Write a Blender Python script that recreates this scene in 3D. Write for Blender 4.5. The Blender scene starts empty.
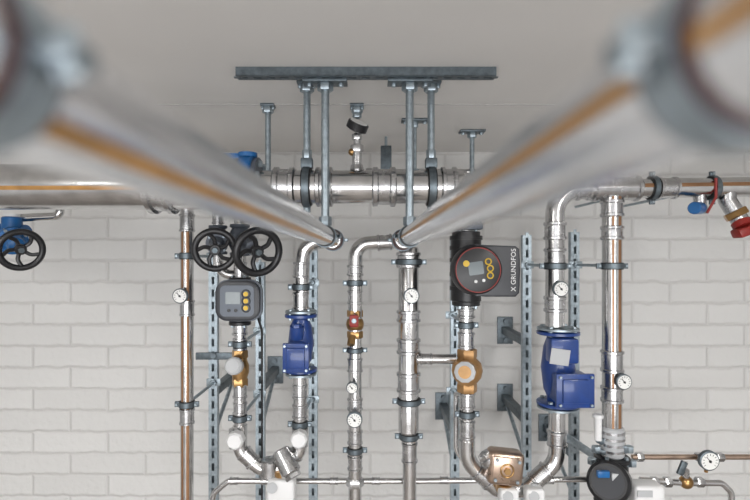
import bpy, bmesh, math
from mathutils import Vector, Matrix
sc = bpy.context.scene
ZC = 1.95          # eye height
H  = 0.509         # ceiling above eye
DW = 2.40          # back wall
DC = 2.06          # strut channel plane
DR = 1.75          # riser plane
DM = 1.60          # header plane
CEIL = ZC + H

def P(u, v, d):    # image pixel coordinates projected through the camera onto the plane y=d  ->  metres
    return Vector(((u-370)*d/500, d, ZC+(258-v)*d/500))
def S(n, d=DR): return n*d/500

# ------------------------------------------------------------------ materials
def mat(name, col, rough=.5, metal=0., noise=0., nscale=30., bump=0., emis=None, coat=0.):
    m = bpy.data.materials.new(name); m.use_nodes = True
    nt = m.node_tree; b = nt.nodes['Principled BSDF']
    b.inputs['Base Color'].default_value = (*col, 1)
    b.inputs['Roughness'].default_value = rough
    b.inputs['Metallic'].default_value = metal
    b.inputs['Coat Weight'].default_value = coat
    tc = nt.nodes.new('ShaderNodeTexCoord'); n = nt.nodes.new('ShaderNodeTexNoise')
    n.inputs['Scale'].default_value = nscale; n.inputs['Detail'].default_value = 4
    nt.links.new(tc.outputs['Object'], n.inputs['Vector'])
    if noise > 0:
        r = nt.nodes.new('ShaderNodeValToRGB')
        r.color_ramp.elements[0].position = .3; r.color_ramp.elements[1].position = .7
        r.color_ramp.elements[0].color = (*[c*(1-noise) for c in col], 1)
        r.color_ramp.elements[1].color = (*[min(1, c*(1+noise*.5)) for c in col], 1)
        nt.links.new(n.outputs['Fac'], r.inputs['Fac']); nt.links.new(r.outputs['Color'], b.inputs['Base Color'])
        mr = nt.nodes.new('ShaderNodeMapRange')
        mr.inputs['To Min'].default_value = max(.03, rough-.06); mr.inputs['To Max'].default_value = rough+.08
        nt.links.new(n.outputs['Fac'], mr.inputs['Value']); nt.links.new(mr.outputs['Result'], b.inputs['Roughness'])
    if bump > 0:
        bp = nt.nodes.new('ShaderNodeBump'); bp.inputs['Strength'].default_value = bump; bp.inputs['Distance'].default_value = .003
        nt.links.new(n.outputs['Fac'], bp.inputs['Height']); nt.links.new(bp.outputs['Normal'], b.inputs['Normal'])
    if emis:
        b.inputs['Emission Color'].default_value = (1, .98, .95, 1); b.inputs['Emission Strength'].default_value = emis
    return m
STEEL = mat('stainless_steel', (.64, .635, .63), .2, 1, .15, 25)
STEELM = mat('press_fitting_steel', (.57, .57, .575), .25, 1, .18, 40)
SATIN = mat('brushed_steel_foreground', (.82, .83, .85), .2, 1, .06, 20)
_nt = SATIN.node_tree; _b = _nt.nodes['Principled BSDF']
_tc = _nt.nodes.new('ShaderNodeTexCoord'); _mp = _nt.nodes.new('ShaderNodeMapping'); _mp.inputs['Scale'].default_value = (120, 5, 120)
_n = _nt.nodes.new('ShaderNodeTexNoise'); _n.inputs['Scale'].default_value = 1; _n.inputs['Detail'].default_value = 3
_bp = _nt.nodes.new('ShaderNodeBump'); _bp.inputs['Strength'].default_value = .22; _bp.inputs['Distance'].default_value = .002
_nt.links.new(_tc.outputs['Object'], _mp.inputs[0]); _nt.links.new(_mp.outputs[0], _n.inputs['Vector']); _nt.links.new(_n.outputs['Fac'], _bp.inputs['Height']); _nt.links.new(_bp.outputs['Normal'], _b.inputs['Normal'])
STRIPE = mat('orange_stripe', (.47, .25, .08), .35, .5, .25, 18)  # orange-brown band on a narrow arc of pipe faces
STRIPE2 = mat('brown_stripe', (.30, .16, .08), .35, .4, .2, 18)  # browner band running lengthwise on some pipes
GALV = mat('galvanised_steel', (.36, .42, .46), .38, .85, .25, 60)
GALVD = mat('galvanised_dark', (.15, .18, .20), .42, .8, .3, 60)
RUB = mat('rubber', (.012, .012, .012), .6)
RUBR = mat('rubber_redbrown', (.035, .006, .005), .5)
BLK = mat('black_plastic', (.012, .012, .014), .35, 0, .2, 40)
DGR = mat('dark_grey_plastic', (.026, .028, .034), .38)
MGR = mat('grey_cast', (.10, .115, .14), .4, .2)
BLUE = mat('blue_enamel', (.010, .045, .21), .34, 0, .15, 30, coat=.3)
BLUE2 = mat('blue_valve_paint', (.006, .11, .32), .38, 0, .15, 30, coat=.2)
BRASS = mat('brass', (.46, .28, .12), .3, 1, .2, 40)
BRONZE = mat('bronze_paint', (.42, .24, .10), .38, .5, .2, 40)
COPPER = mat('copper_tone', (.56, .42, .33), .28, 1, .2, 30)
WHT = mat('white_plastic', (.72, .72, .72), .4)
LGR = mat('light_grey_plastic', (.42, .43, .44), .4)
DIAL = mat('dial_white', (.78, .78, .76), .35)
RED = mat('red_plastic', (.26, .02, .015), .4)
YEL = mat('yellow_button', (.65, .42, .02), .4)
SCR = mat('lcd_screen', (.16, .19, .20), .15)

# ------------------------------------------------------------------ builder
def frame(a):
    a = a.normalized()
    if abs(a.y) > .9: u = Vector((1, 0, 0))
    elif abs(a.z) > .8: u = Vector((1, 0, 0))
    else: u = Vector((0, -1, 0))
    u = (u - a*u.dot(a)).normalized()
    v = a.cross(u)
    if abs(a.y) > .9 and v.z < 0: v = -v
    if abs(a.z) > .8 and v.y < 0: v = -v
    if abs(a.x) > .9 and v.z < 0: v = -v
    return u, v

class B:
    def __init__(s, name): s.name = name; s.bm = bmesh.new(); s.mats = []; s.kids = []
    def mi(s, m):
        if m not in s.mats: s.mats.append(m)
        return s.mats.index(m)
    def rings(s, rings, m, cap=True, stripes=(), close=False):
        k = s.mi(m); n = len(rings[0]); vs = [[s.bm.verts.new(p) for p in r] for r in rings]
        prs = list(zip(vs, vs[1:]))
        if close: prs.append((vs[-1], vs[0]))
        for a, b in prs:
            for i in range(n):
                f = s.bm.faces.new((a[i], a[(i+1) % n], b[(i+1) % n], b[i])); f.material_index = k
                ang = 360*(i+.5)/n
                for (c, w, sm) in stripes:
                    if abs((ang-c+180) % 360-180) < w: f.material_index = s.mi(sm)
        if cap and not close:
            f = s.bm.faces.new(vs[0]); f.material_index = k
            f = s.bm.faces.new(vs[-1]); f.material_index = k
    def lathe(s, o, ax, prof, m, seg=24, stripes=(), cap=True):
        ax = ax.normalized(); u, v = frame(ax); R = []
        for t, r in prof:
            r = max(r, 1e-4)
            R.append([o+ax*t+(u*math.cos(2*math.pi*i/seg)+v*math.sin(2*math.pi*i/seg))*r for i in range(seg)])
        s.rings(R, m, cap, stripes)
    def cyl(s, a, b, r, m, r2=None, seg=20, stripes=(), bev=0):
        L = (b-a).length; r2 = r if r2 is None else r2
        pr = [(0, r), (L, r2)] if not bev else [(0, r-bev), (bev, r), (L-bev, r2), (L, r2-bev)]
        s.lathe(a, b-a, pr, m, seg, stripes)
    def sph(s, c, r, m, ax=Vector((0, 0, 1)), k=1., seg=20):
        s.lathe(c, ax, [(-math.cos(math.pi*i/12)*r*k, math.sin(math.pi*i/12)*r) for i in range(13)], m, seg)
    def path(s, pts, bend, n=8):
        out = [pts[0]]
        for i in range(1, len(pts)-1):
            a = (pts[i]-pts[i-1]).normalized(); b = (pts[i+1]-pts[i]).normalized()
            ang = a.angle(b)
            if ang < .02: out.append(pts[i]); continue
            bd = bend[i-1] if isinstance(bend, (list, tuple)) else bend
            t = bd*math.tan(ang/2); st = pts[i]-a*t; nn = (b-a*a.dot(b)).normalized()
            for k in range(n+1):
                f = ang*k/n; out.append(st+a*bd*math.sin(f)+nn*bd*(1-math.cos(f)))
        out.append(pts[-1]); return out
    def sweep(s, pts, r, m, bend=.06, seg=20, stripes=(), n=8):
        ps = s.path(pts, bend, n); R = []; u, v = frame(ps[1]-ps[0]); 
        for i, p in enumerate(ps):
            if i == 0: t = ps[1]-ps[0]
            elif i == len(ps)-1: t = ps[-1]-ps[-2]
            else: t = (ps[i+1]-ps[i]).normalized()+(ps[i]-ps[i-1]).normalized()
            t.normalize()
            u = (u-t*u.dot(t)).normalized(); w = (v-t*v.dot(t)-u*v.dot(u)).normalized(); v = w
            R.append([p+(u*math.cos(2*math.pi*k/seg)+v*math.sin(2*math.pi*k/seg))*r for k in range(seg)])
        s.rings(R, m, True, stripes)
    def torus(s, c, ax, R, r, m, seg=36, sg=10):
        u, v = frame(ax); ax = ax.normalized(); rr = []
        for i in range(seg):
            a = 2*math.pi*i/seg; d = u*math.cos(a)+v*math.sin(a)
            rr.append([c+d*(R+r*math.cos(2*math.pi*k/sg))+ax*r*math.sin(2*math.pi*k/sg) for k in range(sg)])
        s.rings(rr, m, False, close=True)
    def box(s, c, size, m, rot=None, bev=0., seg=2):
        M = Matrix.Translation(c) @ (rot.to_4x4() if rot else Matrix.Identity(4)) @ Matrix.Diagonal((*size, 1))
        g = bmesh.ops.create_cube(s.bm, size=1, matrix=M); k = s.mi(m)
        fs = set(f for v in g['verts'] for f in v.link_faces)
        for f in fs: f.material_index = k
        if bev:
            es = list(set(e for v in g['verts'] for e in v.link_edges))
            r = bmesh.ops.bevel(s.bm, geom=es, offset=bev, segments=seg, affect='EDGES', profile=.5)
            for f in r['faces']: f.material_index = k
    def prism(s, outline, c, ux, uz, depth, m, bev=0.):
        """outline 2d pts; extruded along cross axis, front at c"""
        n = ux.cross(uz).normalized(); ux = ux.normalized(); uz = uz.normalized()
        if n.y > 0: n = -n
        cx = sum(p[0] for p in outline)/len(outline); cz = sum(p[1] for p in outline)/len(outline)
        def ring(off, sc_):
            return [c+ux*(cx+(x-cx)*sc_)+uz*(cz+(z-cz)*sc_)-n*off for x, z in outline]
        if bev: s.rings([ring(0, 1-bev*2.2), ring(bev*.012, 1-bev), ring(bev*.04, 1), ring(depth, 1)], m)
        else: s.rings([ring(0, 1), ring(depth, 1)], m)
    # ---- fittings
    def sleeve(s, a, b, r, m=None, seg=24):
        m = m or STEELM; L = (b-a).length; w = min(.4*r, L*.3)
        s.lathe(a, b-a, [(0, r), (0, r*1.08), (w*.2, r*1.2), (w*.8, r*1.2), (w, r*1.08),
                         (L-w, r*1.08), (L-.8*w, r*1.2), (L-.2*w, r*1.2), (L, r*1.08), (L, r)], m, seg)
    def nut(s, a, b, r, m): s.lathe(a, b-a, [(0, r*.93), ((b-a).length*.12, r), ((b-a).length*.88, r), ((b-a).length, r*.93)], m, 6)
    def flange(s, p, ax, r, t, m, bolts=4, bm_=None):
        ax = ax.normalized(); s.lathe(p-ax*t/2, ax, [(0, r*.96), (t*.15, r), (t*.85, r), (t, r*.96)], m, 32)
        u, v = frame(ax)
        for i in range(bolts):
            a = 2*math.pi*(i+.5)/bolts; q = p+(u*math.cos(a)+v*math.sin(a))*r*.8
            s.nut(q-ax*t*1.1, q+ax*t*1.1, r*.12, bm_ or GALV)
    def clamp(s, p, ax, r, w=.022, rub=None):
        ax = ax.normalized(); rub = rub or RUB
        s.lathe(p-ax*w/2, ax, [(0, r), (0, r*1.13), (w, r*1.13), (w, r)], rub, 28)
        s.lathe(p-ax*w*.36, ax, [(0, r), (0, r+.2*r*.9+.0015), (w*.72, r+.2*r*.9+.0015), (w*.72, r)], GALVD, 28)
        u, v = frame(ax)
        side = Vector((1, 0, 0)) if abs(ax.x) < .5 else Vector((0, 0, 1))
        for q in (-1, 1):
            c = p+side*q*(r*1.2+.007)
            s.box(c+Vector((0, 0, 0)), (.017, .010, w*.8) if abs(ax.z) > .5 else ((.014, w*.8, .010) if abs(ax.y) > .5 else (w*.8, .010, .016)), GALVD, bev=.001)
            s.nut(c-Vector((0, .012, 0)), c+Vector((0, .006, 0)), .005, GALV)
    def done(s, parent=None):
        bm = s.bm; bmesh.ops.recalc_face_normals(bm, faces=bm.faces)
        c = Vector((0, 0, 0)); lo = Vector([min(v.co[i] for v in bm.verts) for i in range(3)]); hi = Vector([max(v.co[i] for v in bm.verts) for i in range(3)])
        c = (lo+hi)/2
        for v in bm.verts: v.co -= c
        me = bpy.data.meshes.new(s.name); bm.to_mesh(me); bm.free()
        for m in s.mats: me.materials.append(m)
        for p in me.polygons: p.use_smooth = True
        me.set_sharp_from_angle(angle=math.radians(32))
        o = bpy.data.objects.new(s.name, me); o.location = c; sc.collection.objects.link(o)
        return o
X, Y, Z = Vector((1, 0, 0)), Vector((0, 1, 0)), Vector((0, 0, 1))

# ------------------------------------------------------------------ room
def brick_mat():
    m = bpy.data.materials.new('painted_brick'); m.use_nodes = True; nt = m.node_tree; b = nt.nodes['Principled BSDF']
    tc = nt.nodes.new('ShaderNodeTexCoord'); sp = nt.nodes.new('ShaderNodeSeparateXYZ'); cb = nt.nodes.new('ShaderNodeCombineXYZ')
    nz = nt.nodes.new('ShaderNodeTexNoise'); nz.inputs['Scale'].default_value = 14; nz.inputs['Detail'].default_value = 5
    nt.links.new(tc.outputs['Object'], sp.inputs[0]); nt.links.new(tc.outputs['Object'], nz.inputs['Vector'])
    wob = nt.nodes.new('ShaderNodeMath'); wob.operation = 'MULTIPLY_ADD'; wob.inputs[1].default_value = .022
    nt.links.new(nz.outputs['Fac'], wob.inputs[0]); nt.links.new(sp.outputs['Z'], wob.inputs[2])
    nt.links.new(sp.outputs['X'], cb.inputs[0]); nt.links.new(wob.outputs[0], cb.inputs[1])
    br = nt.nodes.new('ShaderNodeTexBrick'); br.inputs['Scale'].default_value = 1
    br.inputs['Brick Width'].default_value = .36; br.inputs['Row Height'].default_value = .103
    br.inputs['Mortar Size'].default_value = .011; br.inputs['Mortar Smooth'].default_value = 1.
    br.inputs['Color1'].default_value = (.715, .71, .695, 1); br.inputs['Color2'].default_value = (.675, .67, .655, 1)
    br.inputs['Mortar'].default_value = (.63, .62, .605, 1)
    nt.links.new(cb.outputs[0], br.inputs['Vector'])
    nt.links.new(br.outputs['Color'], b.inputs['Base Color'])
    b.inputs['Roughness'].default_value = .6
    n2 = nt.nodes.new('ShaderNodeTexNoise'); n2.inputs['Scale'].default_value = 35; n2.inputs['Detail'].default_value = 6
    nt.links.new(tc.outputs['Object'], n2.inputs['Vector'])
    ad = nt.nodes.new('ShaderNodeMath'); ad.operation = 'MULTIPLY_ADD'; ad.inputs[1].default_value = .7
    inv = nt.nodes.new('ShaderNodeMath'); inv.operation = 'SUBTRACT'; inv.inputs[0].default_value = 1
    nt.links.new(br.outputs['Fac'], inv.inputs[1]); nt.links.new(n2.outputs['Fac'], ad.inputs[0]); nt.links.new(inv.outputs[0], ad.inputs[2])
    bp = nt.nodes.new('ShaderNodeBump'); bp.inputs['Strength'].default_value = .5; bp.inputs['Distance'].default_value = .01
    nt.links.new(ad.outputs[0], bp.inputs['Height']); nt.links.new(bp.outputs['Normal'], b.inputs['Normal'])
    return m
BRICK = brick_mat()
CEILM = mat('ceiling_plaster', (.71, .695, .675), .7, 0, .03, 3, .15)
WALLM = mat('wall_paint', (.50, .50, .5), .7, 0, .03, 3)
FRONTM = mat('wall_paint_dark', (.16, .17, .18), .7, 0, .03, 3)
FLOORM = mat('floor_screed', (.29, .265, .245), .5, 0, .15, 4)
def slab(name, c, size, m):
    b = B(name); b.box(Vector(c), size, m); return b.done()
XW = 3.0; YB = -3.0
slab('wall_back', (0, DW+.05, CEIL/2), (2*XW, .1, CEIL), BRICK)
slab('wall_left', (-XW-.05, (DW+YB)/2, CEIL/2), (.1, DW-YB+.2, CEIL), WALLM)
slab('wall_right', (XW+.05, (DW+YB)/2, CEIL/2), (.1, DW-YB+.2, CEIL), WALLM)
slab('wall_front', (0, YB-.05, CEIL/2), (2*XW, .1, CEIL), FRONTM)
slab('floor', (0, (DW+YB)/2, -.05), (2*XW+.2, DW-YB+.2, .1), FLOORM)
slab('ceiling', (0, (DW+YB)/2, CEIL+.05), (2*XW+.2, DW-YB+.2, .1), CEILM)
slab('trim_1', (0, 1.655, CEIL-.001), (2*XW, .006, .003), mat('ceiling_joint', (.45, .44, .43), .8))

# ------------------------------------------------------------------ big foreground pipes
XL, ZL = -35*DR/500, ZC+17*DR/500
XR, ZR = 31*DR/500, ZC+17*DR/500
RF = .0250
b = B('steel_supply_pipe')
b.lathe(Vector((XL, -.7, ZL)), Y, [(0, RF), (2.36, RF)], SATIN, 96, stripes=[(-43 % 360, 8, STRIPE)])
b.sleeve(Vector((XL, 1.60, ZL)), Vector((XL, 1.68, ZL)), RF)
rs = .0245
b.sweep([Vector((XL, 1.66, ZL)), Vector((XL, DR, ZL)), P(303, 242, DR), P(301, 318, DR)], .025, STEEL, [.055, .06], 24)
b.clamp(Vector((XL, 1.655, ZL)), Y, RF*1.2, .02, RUBR)
b.sleeve(P(318, 242, DR), P(309+6, 242, DR), .026)
b.sleeve(P(301.5, 262, DR), P(301, 278, DR), rs)
b.sleeve(P(301, 292, DR), P(301, 309, DR), rs)
b.done()
b = B('steel_return_pipe')
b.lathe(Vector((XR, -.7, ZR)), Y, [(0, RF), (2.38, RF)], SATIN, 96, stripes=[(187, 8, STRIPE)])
b.sleeve(Vector((XR, 1.58, ZR)), Vector((XR, 1.67, ZR)), RF)
b.sweep([Vector((XR, 1.66, ZR)), Vector((XR, DR, ZR))]+[P(355.5, 244, DR), P(355, 330, DR)], .0245, STEEL, [.045, .05], 24)
b.clamp(Vector((XR, 1.67, ZR)), Y, RF*1.2, .02, RUBR)
b.sleeve(P(392, 242, DR), P(377, 243, DR), .0245)
b.sleeve(P(355.2, 265, DR), P(355, 276, DR), .0245)
b.done()

# hangers for the foreground pipes + clamps near viewer
def rod(b, top, bot, r, m=GALV, plate=(.085, .05)):
    b.cyl(bot, top, r, m, seg=12)
    b.box(top-Z*.004, (plate[0], plate[1], .008), GALVD, bev=.001)
    b.nut(top-Z*.028, top-Z*.008, r*2, GALV)
    for q in (-1, 1): b.nut(top+X*q*plate[0]*.36-Z*.016, top+X*q*plate[0]*.36-Z*.006, .007, GALV)
def hanger(x, y, z, r, rr=.011, name='pipe_hanger', top=CEIL, pl=(.085, .05)):
    b = B(name); rod(b, Vector((x, y, top)), Vector((x, y, z+r*1.1)), rr, plate=pl)
    b.clamp(Vector((x, y, z)), Y, r, .03); b.nut(Vector((x, y, z+r*1.15)), Vector((x, y, z+r*1.15+.025)), rr*1.6, GALV)
    b.done()
hanger(XL, 1.37, ZL, RF, top=CEIL-.024, pl=(.12, .05)); hanger(XR, 1.37, ZR, RF, top=CEIL-.024, pl=(.12, .05))
for x, y, z in ((XL, .147, ZL), (XR, .143, ZR)):
    b = B('pipe_clamp')
    w = .024
    b.lathe(Vector((x, y-w/2, z)), Y, [(0, RF), (0, RF*1.07), (w, RF*1.07), (w, RF)], RUBR, 64)
    b.lathe(Vector((x, y-w*.36, z)), Y, [(0, RF), (0, RF*1.13), (w*.72, RF*1.13), (w*.72, RF)], GALV, 64)
    for q in (-1, 1):
        c = Vector((x+q*(RF*1.14+.005), y, z)); b.box(c, (.011, w*.6, .008), GALV, bev=.001)
        b.nut(c-Z*.008, c+Z*.008, .004, GALV)
    b.cyl(Vector((x, y, z+RF*1.1)), Vector((x, y, CEIL)), .004, GALV, seg=12)
    b.nut(Vector((x, y, z+RF*1.12)), Vector((x, y, z+RF*1.12+.014)), .008, GALV)
    b.done()

# ------------------------------------------------------------------ ceiling rail (strut channel with lips)
def strut(name, a, bb, w=.041, h=.024, openv=Vector((0, -1, 0)), slots=True, m=GALV, pitch=.05):
    """C channel from a to bb; web with slots faces openv"""
    b = B(name); ax = (bb-a).normalized(); L = (bb-a).length; side = ax.cross(openv).normalized(); t = .0025
    R = Matrix((side, openv, ax)).transposed()
    mid = (a+bb)/2
    for q in (-1, 1):
        b.box(mid+side*q*(w/2-t/2)-openv*h/2, (t, h, L), m, R)
        b.box(mid+side*q*(w/2-.006)-openv*(h-t/2), (.010, t, L), m, R)
        b.box(mid+side*q*(w/2-w*.175), (w*.35, t, L), m, R)
    n = max(1, int(L/pitch))
    for i in range(n+1):
        p = a+ax*min(L, i*L/n); b.box(p, (w*.32, t, pitch*.42), m, R)
    b.box(mid-openv*h*.95, (w*.9, .001, L), GALVD, R)
    return b.done()
yr = 1.345
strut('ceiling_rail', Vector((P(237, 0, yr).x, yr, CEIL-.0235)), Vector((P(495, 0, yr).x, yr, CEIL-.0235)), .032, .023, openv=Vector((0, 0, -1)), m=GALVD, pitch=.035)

# ------------------------------------------------------------------ header (manifold) & hangers
DM = 1.45
zH = P(0, 187, 1.45).z
rH = S(16.5, DM)
uH = lambda u: P(u, 187, DM)
b = B('header_pipe')
b.cyl(uH(262), uH(462), rH, STEEL, seg=40)
for u0, u1 in ((274, 296), (316, 333), (372, 396), (440, 456)): b.sleeve(uH(u0), uH(u1), rH, seg=40)
b.lathe(uH(462), X, [(0, rH), (.01, rH*.95), (.03, rH*.65), (.05, .03)], STEELM, 36)
b.lathe(uH(262), -X, [(0, rH), (.01, rH*.98), (.02, rH*.8)], STEELM, 36)
b.sweep([uH(470), P(486, 187, DM), P(486, 190, DR), P(466, 190, DR), P(466, 232, DR)], .026, STEEL, [.03, .03, .03, .03])
# upstand carrying the pressure gauge
b.cyl(P(357, 172, DM), P(357, 150, DM), .014, STEELM)
b.nut(P(357, 152, DM), P(357, 145, DM), .019, STEELM)
b.cyl(P(357, 146, DM), P(357, 138, DM), .010, STEELM)
b.nut(P(357, 140, DM), P(357, 134, DM), .015, STEELM)
b.cyl(P(357, 170, DM), P(357, 165, DM), .021, STEELM, r2=.017)
b.sph(P(352, 152, DM), .011, BRASS)
b.done()
b = B('pressure_gauge')
g = P(357.5, 126, DM-.01)
b.cyl(P(357, 136, DM), P(357.5, 128, DM), .007, STEELM)
gd = Vector((.35, -.40, .78)).normalized()
b.lathe(g-gd*.014, gd, [(0, .022), (.004, .031), (.024, .031), (.026, .028)], BLK, 32)
b.lathe(g+gd*.0115, gd, [(0, .026), (.0012, .026)], DIAL, 32)
b.done()
for u, y0 in ((307, DM), (431, DM)):
    x = P(u, 0, DM).x; b = B('pipe_hanger')
    rod(b, Vector((x, DM, CEIL)), Vector((x, DM, zH+rH)), .0105, plate=(.055, .045))
    b.clamp(Vector((x, DM, zH)), X, rH*1.02, .026)
    b.box(Vector((x, DM-.0, zH+rH+.02)), (.034, .03, .03), GALVD, bev=.003)
    b.nut(Vector((x, DM, zH+rH+.035)), Vector((x, DM, zH+rH+.06)), .014, GALV); b.done()
# rear hangers
for (u, v, d, vb) in ((268, 105, 1.66, 200), (357, 105, 1.66, 118), (472, 131, 2.0, 195), (415, 121, 1.84, 175)):
    x = P(u, 0, d).x; b = B('threaded_rod_hanger')
    rod(b, Vector((x, d, CEIL)), Vector((x, d, P(u, vb, d).z)), .0095 if u != 415 else .006, plate=(.045, .04) if u < 400 else (.10, .05)); 
    b.nut(Vector((x, d, P(u, vb, d).z)), Vector((x, d, P(u, vb-6, d).z)), .015, GALV)
    b.done()
# dark beam clip behind header
b = B('ceiling_bracket'); q = P(386, 158, 2.1)
b.box(q, (.045, .03, .10), GALVD, bev=.003); b.cyl(q, Vector((q.x, q.y, CEIL)), .006, GALV); b.done()

b = B('thin_steel_pipe'); b.sweep([P(372, 172, 2.1), P(545, 172, 2.1)], .012, STEEL); b.cyl(P(372, 172, 2.1), P(366, 172, 2.1), .016, STEELM)
b.sweep([P(543, 172, 2.1), P(549, 172, 2.1), P(549, 172, 2.1)+Y*(DW-2.101)], .012, STEEL, .02)
for u in (386, 472): b.clamp(P(u, 172, 2.1), X, .013)
b.done()

# ------------------------------------------------------------------ left horizontal main
b = B('steel_main_pipe')
L = lambda u: P(u, 187, DM)
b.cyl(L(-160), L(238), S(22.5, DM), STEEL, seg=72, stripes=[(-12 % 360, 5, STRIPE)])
for u0, u1 in ((-40, -10), (150, 176)): b.sleeve(L(u0), L(u1), S(22.5, DM), seg=48)
b.done()
# blue butterfly valve between main and header
b = B('butterfly_valve')
b.flange(L(241), X, S(29, DM), .018, MGR, 8); b.flange(L(258), X, S(29, DM), .016, MGR, 8)
b.cyl(L(243), L(256), S(32, DM), BLUE2, seg=40, bev=.004)
q = P(249.5, 187, DM); b.cyl(q-Y*.02, q+Z*.090-Y*.02, .022, BLUE2); b.cyl(q+Z*.082-Y*.02, q+Z*.094-Y*.02, .027, BLUE2); b.box(q+Z*.084-X*.035-Y*.02, (.07, .02, .018), BLUE2, bev=.004)
b.done()

# ------------------------------------------------------------------ gauges
def gauge(p, r, target, name='dial_thermometer', tilt=0.):
    """p: dial front centre; target: point on the pipe it is screwed into"""
    b = B(name); n = Vector((tilt, -1, -.05)).normalized()
    b.lathe(p+n*-.014, n, [(0, r*.8), (.002, r*1.02), (.015, r*1.02), (.017, r*.9)], GALVD, 32)
    b.lathe(p+n*.0025, n, [(0, r*.88), (.001, r*.88)], DIAL, 32)
    u = X; v = (n.cross(u)).normalized(); v = v if v.z > 0 else -v; R = Matrix((u, -n, v)).transposed()
    for i in range(11):
        a = math.radians(-130+26*i); dd = u*math.sin(a)+v*math.cos(a)
        b.box(p+n*.004+dd*r*.68, (.0014, .0008, r*.2), BLK, Matrix((dd.cross(n), -n, dd)).transposed())
    a = math.radians(-40); dd = u*math.sin(a)+v*math.cos(a)
    b.box(p+n*.0045+dd*r*.2, (.0022, .0008, r*.85), BLK, Matrix((dd.cross(n), -n, dd)).transposed())
    b.cyl(p+n*.002, p+n*.006, r*.14, BLK, seg=12)
    b.cyl(p-n*.012, target, .006, BRASS, seg=12)
    return b.done()

# ------------------------------------------------------------------ risers
def seg(b, u, v0, v1, r, m=STEEL, d=DR, **k): b.cyl(P(u, v1, d), P(u, v0, d), r, m, seg=28, **k)
def slv(b, u, v0, v1, r, d=DR, m=None): b.sleeve(P(u, v0, d), P(u, v1, d), r, m)
def standoff(name, u, v, r, uc, d=DR):
    """clamp round the riser fixed by a threaded rod to the strut channel behind"""
    b = B(name); p = P(u, v, d); b.clamp(p, Z, r, .024)
    q = Vector((p.x, DC-.002, p.z)); b.cyl(p+Y*r, q, .006, GALV, seg=10); b.nut(q-Y*.02, q-Y*.004, .014, GALV)
    # slotted carrier plate across to the channel
    xc = P(uc, 0, DC).x; w = abs(xc-q.x)+.05
    b.box(Vector(((xc+q.x)/2, DC-.004, q.z)), (w, .005, .03), GALV, bev=.001)
    b.nut(Vector((xc, DC-.014, q.z)), Vector((xc, DC-.006, q.z)), .011, GALVD)
    b.done()

# riser 1 (far left)
r = S(6.3); b = B('steel_riser_pipe')
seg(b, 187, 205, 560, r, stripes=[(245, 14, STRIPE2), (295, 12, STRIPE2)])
b.sweep([P(187, 226, DR), P(187, 200, DR), Vector((P(187, 0, DR).x, DM, zH))], r*1.03, STEELM, .03)
slv(b, 187, 214, 232, r*1.03); slv(b, 187, 300, 316, r); slv(b, 187, 408, 424, r)
b.done()
standoff('pipe_clamp', 187, 256, r, 213); standoff('pipe_clamp', 187, 404, r, 213)
gauge(P(180, 296, DR-.06), S(7.2), P(187, 298, DR))

# riser 2 with pump
r = S(6); b = B('steel_riser_pipe')
seg(b, 240, 200, 438, r)
b.sweep([P(240, 215, DR), P(240, 190, DR), P(246, 187, DR), P(246, 187, DM+.04)], r, STEEL, .02)
slv(b, 240, 262, 276, r); slv(b, 240, 322, 335, r*1.1); slv(b, 240, 338, 350, r); slv(b, 240, 384, 398, r); slv(b, 240, 402, 414, r)
b.done()
standoff('pipe_clamp', 240, 344, r, 260)
standoff('pipe_clamp', 240, 418, r, 260)
# branch with second gate valve
b = B('steel_branch_pipe')
b.sweep([P(218, 190, DM+.03), P(218, 196, DR), P(218, 275, DR), P(237, 275, DR)], S(5), STEEL, [.02, .05])
slv(b, 218, 212, 224, S(5.2)); b.done()

def handwheel(b, c, n, R, m=BLK, spokes=5):
    b.torus(c, n, R*.88, R*.15, m, 40, 12); n = n.normalized(); u, v = frame(n)
    for i in range(spokes):
        a = 2*math.pi*i/spokes+.3; d1 = u*math.cos(a)+v*math.sin(a); a2 = a+.35; d2 = u*math.cos(a2)+v*math.sin(a2)
        b.sweep([c-n*R*.18, c-n*R*.08+d1*R*.5, c+d2*R*.88], R*.095, m, .02, 8, n=3)
    b.cyl(c-n*R*.32, c+n*R*.02, R*.25, m, bev=R*.03); b.nut(c+n*R*.02, c+n*R*.14, R*.14, GALVD)
def gate_valve(pc, wc, R, rp, paxis=Z, col=BLUE2, spokes=5, wheelm=BLK, wn=None):
    b = B('gate_valve'); n = (wc-pc).normalized(); L = (wc-pc).length
    h = rp*2.4
    b.lathe(pc-paxis*h, paxis, [(0, rp*1.5), (rp*.4, rp*1.55), (rp*.6, rp*1.2), (h-rp*.8, rp*1.7), (h, rp*1.85), (h+rp*.8, rp*1.7), (2*h-rp*.6, rp*1.2), (2*h-rp*.4, rp*1.55), (2*h, rp*1.5)], col, 28)
    b.lathe(pc, n, [(0, rp*1.4), (L*.3, rp*1.3), (L*.31, rp*1.75), (L*.4, rp*1.75), (L*.41, rp*1.25), (L*.6, rp*.8), (L*.62, rp*1.0), (L*.68, rp*.9), (L*.7, rp*.4)], col, 28)
    u, v = frame(n)
    for i in range(4):
        a = math.pi/4+i*math.pi/2; q = pc+n*L*.3+(u*math.cos(a)+v*math.sin(a))*rp*1.55; b.nut(q, q+n*L*.13, rp*.22, GALV)
    b.cyl(pc+n*L*.5, wc, rp*.28, STEEL, seg=12)
    handwheel(b, wc, wn or n, R, wheelm, spokes); return b.done()
gate_valve(P(240, 240, DR), P(258, 252, 1.58), S(25, 1.58), S(6.5), col=MGR)
gate_valve(P(218, 240, DR), P(215, 250, 1.58), S(22, 1.58), S(6), col=MGR)
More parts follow.
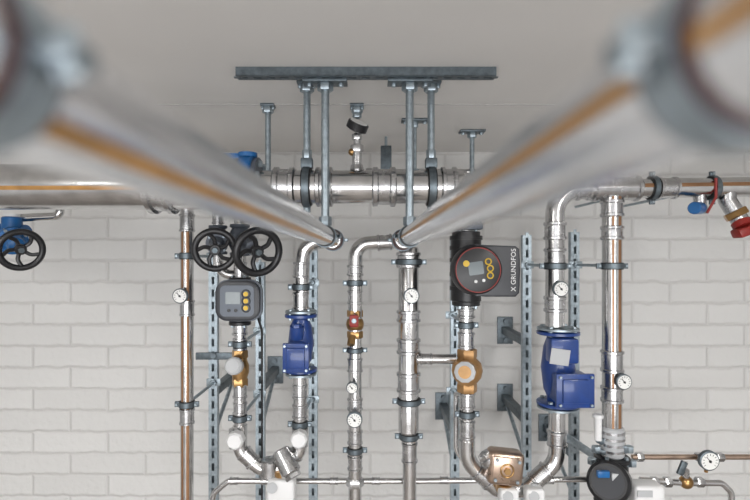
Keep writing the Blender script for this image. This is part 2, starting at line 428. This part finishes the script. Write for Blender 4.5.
# far-left valve
b = B('steel_branch_pipe')
b.sweep([P(-60, 240, DR), P(28, 240, DR)], S(6), STEEL); 
b.sweep([P(60, 206, DR), P(60, 216, DR), P(20, 218, DR), P(8, 218, DR), P(8, 236, DR)], S(4), STEEL, [.02, .02, .02]); b.done()
gate_valve(P(8, 236, DR), P(21, 250, 1.58), S(21, 1.58), S(7.5), paxis=X)
b = B('valve_actuator'); b.cyl(P(12, 232, DR-.02), P(12, 217, DR-.02), S(9), BLUE2, bev=.004); b.cyl(P(12, 217, DR-.02), P(12, 214, DR-.02), S(7), WHT)
b.done()

# ---- pumps
def rounded_outline(w, h, r, n=6, cx=0, cz=0):
    o = []
    for (sx, sz, a0) in ((1, 1, 0), (-1, 1, 90), (-1, -1, 180), (1, -1, 270)):
        for k in range(n+1):
            a = math.radians(a0+90*k/n); o.append((cx+sx*(w/2-r)+r*math.cos(a), cz+sz*(h/2-r)+r*math.sin(a)))
    return o
def label(parent, txt, p, size, rotz, m, nname='label_text'):
    cu = bpy.data.curves.new(nname, 'FONT'); cu.body = txt; cu.size = size; cu.extrude = .0004; cu.align_x = 'CENTER'; cu.align_y = 'CENTER'
    cu.materials.append(m); o = bpy.data.objects.new(nname, cu); sc.collection.objects.link(o)
    o.parent = parent; o.location = p-parent.location; o.rotation_euler = (math.radians(90), rotz, 0)

# left pump (grey head)
b = B('circulation_pump'); d0 = 1.62; c = P(237, 301, d0); k = d0/500
b.cyl(P(240, 322, DR), P(240, 278, DR), S(11), DGR, bev=.006); b.flange(P(240, 279, DR), Z, S(11), .012, BLK); b.flange(P(240, 323, DR), Z, S(11), .012, BLK)
b.sph(P(240, 300, DR), S(15), DGR)
b.cyl(P(239, 301, DR), c+Y*.03, S(17), MGR, seg=36)
b.prism(rounded_outline(44*k, 40*k, 12*k), c, X, Z, .055, DGR, .06)
b.prism(rounded_outline(47*k, 42*k, 12*k), c+Y*.022, X, Z, .018, MGR)
b.prism(rounded_outline(34*k, 31*k, 5*k), c-Y*.0015, X, Z, .004, MGR)
b.prism(rounded_outline(15*k, 12*k, 1.5*k), c-Y*.0035+X*-4*k+Z*3*k, X, Z, .004, SCR)
for (dx, dz, rr) in ((9, 7, 3), (9, 0, 3), (9, -7, 3), (-1, -9.5, 2.2), (-8, -9.5, 2)):
    q = c+X*dx*k+Z*dz*k; b.cyl(q, q-Y*.005, rr*k*.8, YEL if dx > 0 else BLK, seg=16)
    if dx > 0: b.torus(q-Y*.003, Y, (rr+1)*k, .7*k, BLK, 20, 6)
b.sweep([P(258, 318, 1.66), P(262, 330, 1.7), P(262, 380, 1.98), P(262, 500, 2.02)], .004, BLK, .02, 8)
b.done()

# right pump (black head with red ring)
b = B('circulation_pump'); d0 = 1.60; k = d0/500
b.cyl(P(466, 302, DR), P(466, 236, DR), S(15), BLK, seg=36, bev=.006)
for vv in (240, 250, 262, 276, 290): b.lathe(P(466, vv, DR), Z, [(0, S(15)), (0, S(16.3)), (.014, S(16.3)), (.014, S(15))], BLK, 36)
b.flange(P(466, 234, DR), Z, S(14), .016, BLK); b.flange(P(466, 303, DR), Z, S(14), .016, BLK)
c = P(478, 270, d0)
b.cyl(P(470, 272, DR), c+Y*.03, S(20), DGR, seg=40)
b.lathe(c+Y*.05, -Y, [(0, 24*k), (.01, 26*k), (.03, 26*k), (.045, 24.5*k), (.05, 22*k)], BLK, 48)
ol = [(-2*k, 26*k)]+[(8*k, 25*k), (38*k, 24*k)]+[(42*k, 21*k), (43*k, 0), (42*k, -23*k), (38*k, -27*k), (8*k, -27*k), (-2*k, -26*k)]
b.prism(ol, c+Y*.006, X, Z, .05, DGR, .04)
b.lathe(c+Y*.004, -Y, [(0, 23*k), (.006, 22.5*k), (.007, 21.5*k)], BLK, 48)
b.torus(c-Y*.003, Y, 22.3*k, .55*k, RED, 48, 6)
RT = Matrix.Rotation(math.radians(-8), 3, 'Y'); rx = RT@X; rz = RT@Z
b.prism(rounded_outline(15*k, 13*k, 1.5*k), c-Y*.005-rx*2*k+rz*2*k, rx, rz, .004, SCR)
for (dx, dz) in ((11, 7), (12, 0), (11, -7)):
    q = c+rx*dx*k+rz*dz*k-Y*.003; b.cyl(q, q-Y*.004, 2.0*k, BLK, seg=16); b.torus(q-Y*.003, Y, 2.9*k, .7*k, YEL, 20, 6)
q = c-rx*11*k+rz*8*k; b.cyl(q, q-Y*.006, 3.2*k, YEL, seg=16)
for (dx, dz) in ((-4, -11), (4, -11)): q = c+rx*dx*k+rz*dz*k; b.cyl(q, q-Y*.006, 1.6*k, WHT, seg=12)
b.box(P(466, 226, DR-.02), (S(30), .07, S(8)), MGR, bev=.006)
pump = b.done()
label(pump, 'X GRUNDFOS', c+X*36*k+Z*0*k+Y*.004, 6.8*k, math.radians(-90), WHT)

# ---- brass balancing valve of riser 2
b = B('balancing_valve')
b.nut(P(240, 350, DR), P(240, 358, DR), S(8), BRASS); b.lathe(P(240, 380, DR), Z, [(0, S(7)), (S(3), S(7.4)), (S(8), S(9)), (S(14), S(9)), (S(20), S(7)), (S(24), S(7))], BRASS, 24)
b.nut(P(240, 386, DR), P(240, 378, DR), S(8), BRASS)
q = P(240, 366, DR); w = P(233, 366, DR-.09); b.cyl(q, w, S(6), BRASS); n = (w-q).normalized()
b.cyl(w-n*.03, w, S(8.5), LGR, bev=.005); b.cyl(w, w+n*.004, S(6), LGR)
b.done()

# ---- riser 3 with blue separator
b = B('steel_riser_pipe'); r = S(6.5)
seg(b, 300, 370, 440, r); slv(b, 300, 384, 398, r); slv(b, 300, 404, 418, r); b.done()
standoff('pipe_clamp', 301, 287, r*1.1, 313); standoff('pipe_clamp', 300, 424, r, 313)
def separator(u, v0, v1, rp, R, boxw, boxh, boxv, dx, name='dirt_separator', boxd=.06):
    b = B(name); a = P(u, v1, DR); c = P(u, v0, DR); Lz = (c-a).length; ax = Z
    b.flange(P(u, v0+2.5, DR), Z, R*1.15, .012, BLUE); b.flange(P(u, v0-1.5, DR), Z, R*1.12, .009, GALV)
    b.flange(P(u, v1-2.5, DR), Z, R*1.15, .012, BLUE); b.flange(P(u, v1+1.5, DR), Z, R*1.12, .009, GALV)
    b.lathe(a, Z, [(0, rp*1.2), (Lz*.12, rp*1.2), (Lz*.22, R*.78), (Lz*.5, R*.92), (Lz*.78, R*.78), (Lz*.9, rp*1.2), (Lz, rp*1.2)], BLUE, 32)
    q = P(u, boxv, DR)+X*dx
    b.box(q-Y*(R*.5+boxd*.3), (boxw*.86, boxd*1.3, boxh*.86), BLUE, bev=.006)
    f = q-Y*(R*.5+boxd)
    b.box(f, (boxw, .014, boxh), BLUE, bev=.003); b.box(f-Y*.011, (boxw*.7, .010, boxh*.7), BLUE, bev=.004)
    for i in (-1, 1):
        for j in (-1, 1): b.nut(f+X*i*boxw*.41+Z*j*boxh*.41-Y*.015, f+X*i*boxw*.41+Z*j*boxh*.41, .005, GALV)
    return b, q
b, q = separator(301, 313, 372, S(6.5), S(14), S(25), S(28), 353, -S(1.5))
b.nut(P(297, 330, DR-.045), P(297, 324, DR-.045), S(5), BLUE); b.cyl(P(297, 338, DR-.03), P(297, 326, DR-.04), S(7), BLUE)
b.done()

# ---- U link at foot of risers 2/3 and 5/6
b = B('steel_u_bend_pipe')
b.sweep([P(240, 425, DR), P(240, 452, DR), P(260, 468, DR), P(281, 468, DR), P(300, 452, DR), P(300, 425, DR)], S(7), STEEL, [.05, .03, .03, .05])
b.sleeve(P(243, 452, DR), P(254, 463, DR), S(7.2)); b.sleeve(P(297, 453, DR), P(287, 463, DR), S(7.2))
b.cyl(P(270, 477, DR), P(270, 459, DR), S(10), STEELM, bev=.005)
b.done()
def cap(u, v, r=8.5, d=DR, m=WHT):
    b = B('valve_cap'); b.cyl(P(u, v, d), P(u, v, d-.05), S(r*.8), LGR); b.lathe(P(u, v, d-.035), -Y, [(0, S(r)), (.03, S(r)), (.038, S(r*.8))], m, 8)
    b.cyl(P(u, v+9, d), P(u, v-9, d), S(r*.95), STEELM); b.done()
cap(237, 438); cap(300, 437)
b = B('drain_valve')
b.box(P(282, 489, DR-.02), (S(27), .06, S(24)), WHT, bev=.012, seg=3)
b.cyl(P(282, 478, DR-.01), P(282, 470, DR-.01), S(7), BRASS)
b.cyl(P(272, 488, DR-.05), P(272, 488, DR-.06), S(5), LGR); b.done()
b = B('y_strainer'); a0 = P(280, 450, DR-.02); a1 = P(292, 474, DR-.05)
b.cyl(a0, a1, S(9), STEELM, r2=S(10), bev=.005); n = (a1-a0).normalized(); b.nut(a1, a1+n*.015, S(8), STEELM); b.done()

# ---- riser 4 (thin, red valve)
r = S(6.5); b = B('steel_riser_pipe')
seg(b, 355, 322, 480, r); slv(b, 355, 290, 304, r); slv(b, 355, 358, 372, r); slv(b, 355, 398, 410, r); slv(b, 355, 430, 444, r); slv(b, 355, 455, 470, r)
b.nut(P(355, 478, DR), P(355, 486, DR), S(9), STEELM); seg(b, 355, 486, 560, r); b.done()
b = B('ball_valve')
b.nut(P(355, 338, DR), P(355, 331, DR), S(8), BRASS); b.nut(P(355, 317, DR), P(355, 310, DR), S(8), BRASS); b.sph(P(355, 324, DR), S(9), BRASS)
b.cyl(P(355, 324, DR), P(353, 323, DR-.07), S(4), BRASS); b.box(P(354, 321, DR-.07), (S(9), .018, S(12)), RED, bev=.006); 
b.nut(P(354, 321, DR-.08), P(354, 321, DR-.086), S(2.5), GALV)
b.cyl(P(352, 337, DR-.03), P(351, 345, DR-.045), S(4), BRASS); b.done()
gauge(P(352, 388, DR-.06), S(5.5), P(355, 388, DR)); gauge(P(354.5, 420, DR-.06), S(7.5), P(355, 421, DR))
b = B('pipe_clamp'); b.clamp(P(355, 283, DR), Z, r); b.done()
b = B('pipe_clamp'); b.clamp(P(355, 450, DR), Z, r); b.done()
b = B('pipe_clamp'); b.clamp(P(355, 350, DR), Z, r*1.02, .018); b.done()

# ---- riser 5 (thick centre)
r = S(10); b = B('steel_riser_pipe')
b.lathe(P(408.5, 246, DR), -Z, [(0, r*.5), (.004, r*.9), (.01, r), (S(185), r)], STEEL, 32)
b.sweep([Vector((XR, 1.62, ZR)), Vector((XR+.01, 1.7, ZR-.004)), P(408, 252, DR)], RF*.9, STEELM, .03)
slv(b, 408.5, 252, 268, r*1.03); slv(b, 408.5, 310, 322, r); slv(b, 408.5, 338, 354, r); slv(b, 408.5, 372, 392, r)
b.lathe(P(408.5, 430, DR), -Z, [(0, r), (.03, r*.68)], STEELM, 32)
seg(b, 409.5, 435, 560, S(6.8)); slv(b, 409.5, 442, 462, S(6.8)); b.cyl(P(409, 359, DR), P(456, 359, DR), S(5), STEEL); b.sleeve(P(420, 359, DR), P(432, 359, DR), S(5))
b.done()
for v, rr in ((262, r*1.1), (401, r), (436, S(8))):
    b = B('pipe_clamp'); b.clamp(P(408.8, v, DR), Z, rr); b.done()
gauge(P(411.5, 296, DR-.07), S(7.5), P(408.5, 296, DR))

# ---- riser 6 (pump) + bronze valve
r = S(6.5); b = B('steel_riser_pipe')
seg(b, 466, 300, 350, r*1.05); seg(b, 467, 390, 452, r)
slv(b, 466, 308, 318, r*1.15); slv(b, 466, 332, 348, r*1.1); slv(b, 467, 392, 408, r*1.05); slv(b, 467, 420, 438, r*1.05)
b.sweep([P(467, 440, DR), P(467, 462, DR), P(497, 489, DR), P(525, 489, DR), P(557, 462, DR), P(557, 400, DR)], S(8), STEEL, [.09, .03, .03, .09])
b.sleeve(P(476, 470, DR), P(490, 482, DR), S(8.2)); b.sleeve(P(548, 469.5, DR), P(533, 482, DR), S(8.2))
b.sleeve(P(557, 446, DR), P(557, 430, DR), S(8.3)); b.done()
standoff('pipe_clamp', 466, 325, r, 455); standoff('pipe_clamp', 467, 414, r, 455)
b = B('balancing_valve')
b.nut(P(467, 358, DR), P(467, 349, DR), S(10), BRONZE); b.nut(P(467, 392, DR), P(467, 383, DR), S(10), BRONZE)
b.lathe(P(467, 386, DR), Z, [(0, S(8)), (S(4), S(10)), (S(9), S(14)), (S(16), S(15.5)), (S(23), S(14)), (S(28), S(9)), (S(31), S(8))], BRONZE, 28)
q = P(467, 370, DR); w = P(465, 372, DR-.11); n = (w-q).normalized(); b.cyl(q, w, S(10), BRONZE, bev=.004); b.lathe(w-n*.02, n, [(0, S(9)), (.01, S(10)), (.03, S(10)), (.035, S(7))], LGR, 10)
b.cyl(w+n*.01, w+n*.018, S(6), BRONZE); b.done()
# second slim pipe beside riser 6
b = B('thin_steel_pipe'); b.sweep([P(456, 398, DR+.05), P(456, 450, DR+.05), P(470, 470, DR+.05)], S(2.6), STEEL, .06)
b.sweep([P(456, 400, DR+.05), P(456, 394, DR+.05), P(466, 394, DR)], S(2.6), STEEL, .01); b.done()

# ---- strainer housing at the right U
b = B('strainer_housing'); RH = Matrix.Rotation(math.radians(6), 3, 'Y'); hc = P(504, 466, DR-.06)
b.box(hc, (S(34), .07, S(32)), COPPER, RH, bev=.018, seg=4)
b.box(hc-Y*.036, (S(27), .008, S(25)), COPPER, RH, bev=.004)
for i in (-1, 1):
    for j in (-1, 1):
        q = hc-Y*.04+RH@Vector((i*S(10.5), 0, j*S(9.5))); b.nut(q, q-Y*.006, S(1.8), GALV)
b.torus(hc-Y*.041, Y, S(6), S(.9), BRASS, 28, 8); b.nut(hc-Y*.040, hc-Y*.048, S(3.5), BRASS)
b.cyl(P(494, 466, DR-.06), P(486, 457, DR-.06), S(8), STEELM); b.nut(P(488, 459, DR-.06), P(483, 454, DR-.06), S(7), STEELM)
b.cyl(P(504, 480, DR-.05), P(504, 489, DR-.03), S(8), BRASS); b.done()
for u in (508, 534):
    b = B('drain_valve'); b.box(P(u, 497, DR-.06), (S(18), .05, S(20)), WHT, bev=.010, seg=3); b.cyl(P(u, 494, DR-.06), P(u, 486, DR-.04), S(5), LGR)
    b.cyl(P(u, 497, DR-.085), P(u, 497, DR-.092), S(5), LGR); b.done()

# ---- right main (elbow) + riser 7
r = S(9.3); rM = S(11)
b = B('steel_main_pipe')
b.sweep([P(555, 326, DR), P(555, 190, DR), P(940, 184, DR)], r, STEEL, .085, 32, n=14)
b.sleeve(P(592, 189, DR), P(638, 188.5, DR), rM*.98, seg=32); b.sleeve(P(576, 189.5, DR), P(590, 189.3, DR), r, seg=32)
b.sleeve(P(656, 188.3, DR), P(676, 188, DR), r); 
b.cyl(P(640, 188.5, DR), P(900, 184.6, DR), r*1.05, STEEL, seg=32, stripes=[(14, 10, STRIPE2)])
slv(b, 555, 222, 240, r); slv(b, 555, 248, 268, r*.98); slv(b, 555, 296, 312, r)
b.done()
b = B('steel_riser_pipe')
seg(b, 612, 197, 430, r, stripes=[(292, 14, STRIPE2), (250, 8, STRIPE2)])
slv(b, 612, 200, 217, r*1.02); slv(b, 612, 226, 240, r); slv(b, 612, 350, 372, r); slv(b, 612, 386, 402, r*.98)
b.done()
standoff('pipe_clamp', 555, 266, r, 527); standoff('pipe_clamp', 612, 266, r, 575)
for u in (652, 712):
    b = B('pipe_clamp'); b.clamp(P(u, 188, DR), X, r*1.09); b.cyl(P(u, 188, DR)+Y*r, Vector((P(u, 0, DR).x, DW-.001, P(u, 188, DR).z)), .006, GALV); b.done()
gauge(P(561, 289, DR-.06), S(7.5), P(555, 289, DR)); gauge(P(624, 382, DR-.05), S(7.5), P(614, 382, DR))
b, q = separator(558, 330, 405, S(9), S(18), S(36), S(32), 383, S(5), boxd=.07)
b.box(P(560, 357, DR-.09), (S(18), .003, S(15)), LGR, Matrix.Rotation(math.radians(8), 3, 'Y')); b.box(P(562, 350, DR-.055), (S(27), .06, S(24)), BLUE, bev=.008)
b.cyl(P(556, 403, DR), P(556, 408, DR), S(13), GALV)
b.done()

# right end valves
b = B('drain_cock')
b.sweep([P(700, 190, DR), P(700, 210, DR)], S(6), STEELM); b.cyl(P(700, 208, DR-.02), P(694, 208, DR-.06), S(6), BLUE2, bev=.004)
b.nut(P(700, 214, DR), P(700, 206, DR), S(7), GALV)
b.sweep([P(727, 190, DR), P(727, 200, DR), P(741, 222, DR-.02)], S(8), STEELM, .03)
b.nut(P(734, 211, DR-.01), P(738, 217, DR-.015), S(11), BRASS)
b.cyl(P(741, 222, DR-.03), P(744, 227, DR-.04), S(9), RED); b.box(P(745, 231, DR-.05), (S(20), .05, S(9)), RED, Matrix.Rotation(math.radians(-20), 3, 'Y'), bev=.008)
b.sweep([P(716, 178, DR-.036), P(716, 197, DR-.036), P(707, 213, DR-.036)], S(1.3), RED, .03, 8)
b.done()

# ------------------------------------------------------------------ strut channels & brackets
def channel(u, v0, v1=560): return strut('strut_channel', P(u, v1, DC)+Y*0, P(u, v0, DC), .036 , .024)
channel(213, 262); channel(260, 262); channel(313, 250); channel(455, 240); channel(527, 235); channel(575, 232)
def wall_bracket(u, v, diag=True):
    p = P(u, v, DC)+Y*.026; q = Vector((p.x, DW-.001, p.z)); b = B('pipe_support_bracket')
    b.box((p+q)/2, (.035, (q-p).length, .035), GALVD, bev=.002); b.box(q-Y*.004, (.075, .008, .13), GALVD, bev=.002)
    for s_ in (-1, 1): b.nut(q-Y*.02+Z*.045*s_, q-Y*.008+Z*.045*s_, .011, GALVD)
    if diag:
        b.cyl(p-Z*.17, Vector((p.x, DW-.01, p.z-.01)), .009, GALV, seg=8)
    b.done()
wall_bracket(213, 392); wall_bracket(260, 388); wall_bracket(527, 342, False); wall_bracket(527, 420); wall_bracket(575, 455); wall_bracket(455, 430)
for (u0, u1, v) in ((196, 236, 356),):
    b = B('cross_bar'); b.box((P(u0, v, DC-.01)+P(u1, v, DC-.01))/2, (S(u1-u0, DC), .012, S(7, DC)), GALVD, bev=.002); b.nut(P(213, v, DC-.03), P(213, v, DC-.016), .013, GALVD); b.done()

# ------------------------------------------------------------------ low small-bore pipework
b = B('small_bore_pipe'); D2 = DR+.06
b.sweep([P(208, 520, D2), P(214, 493, D2), P(228, 481, D2), P(420, 481, D2), P(600, 479, D2)], S(3), STEEL, [.03, .03, .03])
for u in (230, 262, 330, 372, 440, 545): b.sleeve(P(u, 481-(.6 if u > 420 else 0), D2), P(u+8, 481-(.6 if u > 420 else 0), D2), S(3.3))
b.sweep([P(575, 479, D2), P(592, 479, D2), P(598, 470, D2)], S(3), STEEL, .02)
b.done()
b = B('small_bore_pipe'); 
b.sweep([P(632, 457, DR), P(800, 457, DR)], S(2.6), COPPER, .03)
b.sweep([P(640, 480, DR-.03), P(688, 483, DR-.03), P(722, 483, DR-.03), P(731, 492, DR-.03), P(733, 520, DR-.03)], S(3), STEEL, .03)
for u in (640, 700, 720): b.nut(P(u-4, 457, DR), P(u+3, 457, DR), S(4.5), STEELM)
for u in (655, 668, 700): b.nut(P(u-4, 482, DR-.03), P(u+3, 482, DR-.03), S(5), STEELM)
b.done()
b = B('shutoff_valve'); b.sph(P(686, 482, DR-.03), S(6.5), BRASS); b.cyl(P(686, 482, DR-.03), P(686, 470, DR-.04), S(3), STEELM); b.box(P(682, 468, DR-.04), (S(6), .012, S(14)), GALVD, Matrix.Rotation(.4, 3, 'Y'), bev=.003); b.done()
gauge(P(709.5, 461, DR-.05), S(9.5), P(706, 472, DR-.03), 'pressure_gauge')
b = B('strut_crossrail'); 
strutp = (P(565, 436, DC-.04), P(604, 462, DC-.04)); b.box((strutp[0]+strutp[1])/2, ((strutp[1]-strutp[0]).length, .02, .03), GALV, Matrix.Rotation(math.atan2(26, 39), 3, 'Y'), bev=.002); b.done()

# bottom-right pump
b = B('circulation_pump')
b.cyl(P(612, 456, DR), P(612, 426, DR), S(11.5), LGR, seg=32, bev=.006)
for v in (430, 436, 442, 448): b.lathe(P(612, v, DR), -Z, [(0, S(11)), (0, S(12.4)), (.008, S(12.4)), (.008, S(11))], STEELM, 32)
b.flange(P(612, 458, DR), Z, S(17), .014, BLK)
b.cyl(P(612, 500, DR), P(612, 458, DR), S(15), BLK, seg=32, bev=.01)
b.cyl(P(612, 482, DR), P(608, 482, DR-.13), S(19), BLK, seg=40, bev=.01)
b.cyl(P(608, 482, DR-.13), P(608, 482, DR-.135), S(14), DGR, seg=32)
b.box(P(603, 474, DR-.132), (S(11), .014, S(6)), BLUE2, bev=.002); b.box(P(616, 478, DR-.132), (S(9), .014, S(9)), LGR, bev=.002)
for (u, v) in ((592, 462), (632, 464), (596, 450), (629, 450)):
    b.cyl(P(612, v+5, DR), P(u, v, DR-.03), S(2.5), GALV); b.nut(P(u, v+2, DR-.03), P(u, v-4, DR-.03), S(4.5), GALV)
b.flange(P(612, 502, DR), Z, S(17), .014, BLK)
b.cyl(P(612, 560, DR), P(612, 502, DR), S(9), STEEL)
b.done()
b = B('actuator_box'); b.box(P(645, 494, DR-.10), (S(28), .07, S(22)), WHT, bev=.012, seg=3); b.cyl(P(645, 494, DR-.07), P(620, 490, DR-.05), S(6), LGR); b.box(P(645, 494, DR-.137), (S(14), .004, S(6)), LGR, bev=.001); b.done()
b = B('isolating_valve'); b.cyl(P(598, 440, DR-.02), P(598, 418, DR-.02), S(3.5), WHT); b.cyl(P(598, 440, DR-.02), P(606, 444, DR), S(3), GALV); b.cyl(P(598, 418, DR-.02), P(598, 414, DR-.02), S(5), WHT, bev=.002); b.done()

# ------------------------------------------------------------------ lights (added out of view, behind / beside the viewer)
def added_fixture(x, y, lx, ly, e):
    b = B('added_ceiling_light'); b.box(Vector((x, y, CEIL-.03)), (lx+.04, ly+.04, .06), WHT, bev=.01)  # unseen ceiling lamp, added to light the room
    b.box(Vector((x, y, CEIL-.065)), (lx, ly, .012), mat('added_lamp_diffuser', (1, 1, 1), .5, emis=e)); b.done()
added_fixture(-1.3, -.5, .3, 1.5, 27); added_fixture(1.3, -.5, .3, 1.5, 27)
def area(name, loc, rot, sx, sy, e, col=(1, 1, 1)):
    l = bpy.data.lights.new(name, 'AREA'); l.shape = 'RECTANGLE'; l.size = sx; l.size_y = sy; l.energy = e; l.color = col
    o = bpy.data.objects.new(name, l); o.location = loc; o.rotation_euler = rot; sc.collection.objects.link(o)
area('rear_fill_light', (0, YB+.1, 1.25), (math.radians(101), 0, 0), 4.0, 1.7, 152, (.98, .985, 1))  # soft fill added behind the viewer, no window in that wall
w = bpy.data.worlds.new('World'); sc.world = w; w.use_nodes = True
w.node_tree.nodes['Background'].inputs[0].default_value = (.8, .85, .9, 1); w.node_tree.nodes['Background'].inputs[1].default_value = .5
sc.view_settings.view_transform = 'Standard'

# ------------------------------------------------------------------ camera
cam = bpy.data.cameras.new('camera'); co = bpy.data.objects.new('camera', cam); sc.collection.objects.link(co); sc.camera = co
co.location = (0, 0, ZC); co.rotation_euler = (math.radians(90), 0, 0)
cam.lens = 24; cam.sensor_width = 36; cam.clip_start = .01
cam.shift_x = 5/750; cam.shift_y = 8/750
cam.dof.use_dof = True; cam.dof.focus_distance = 1.62; cam.dof.aperture_fstop = 2.7
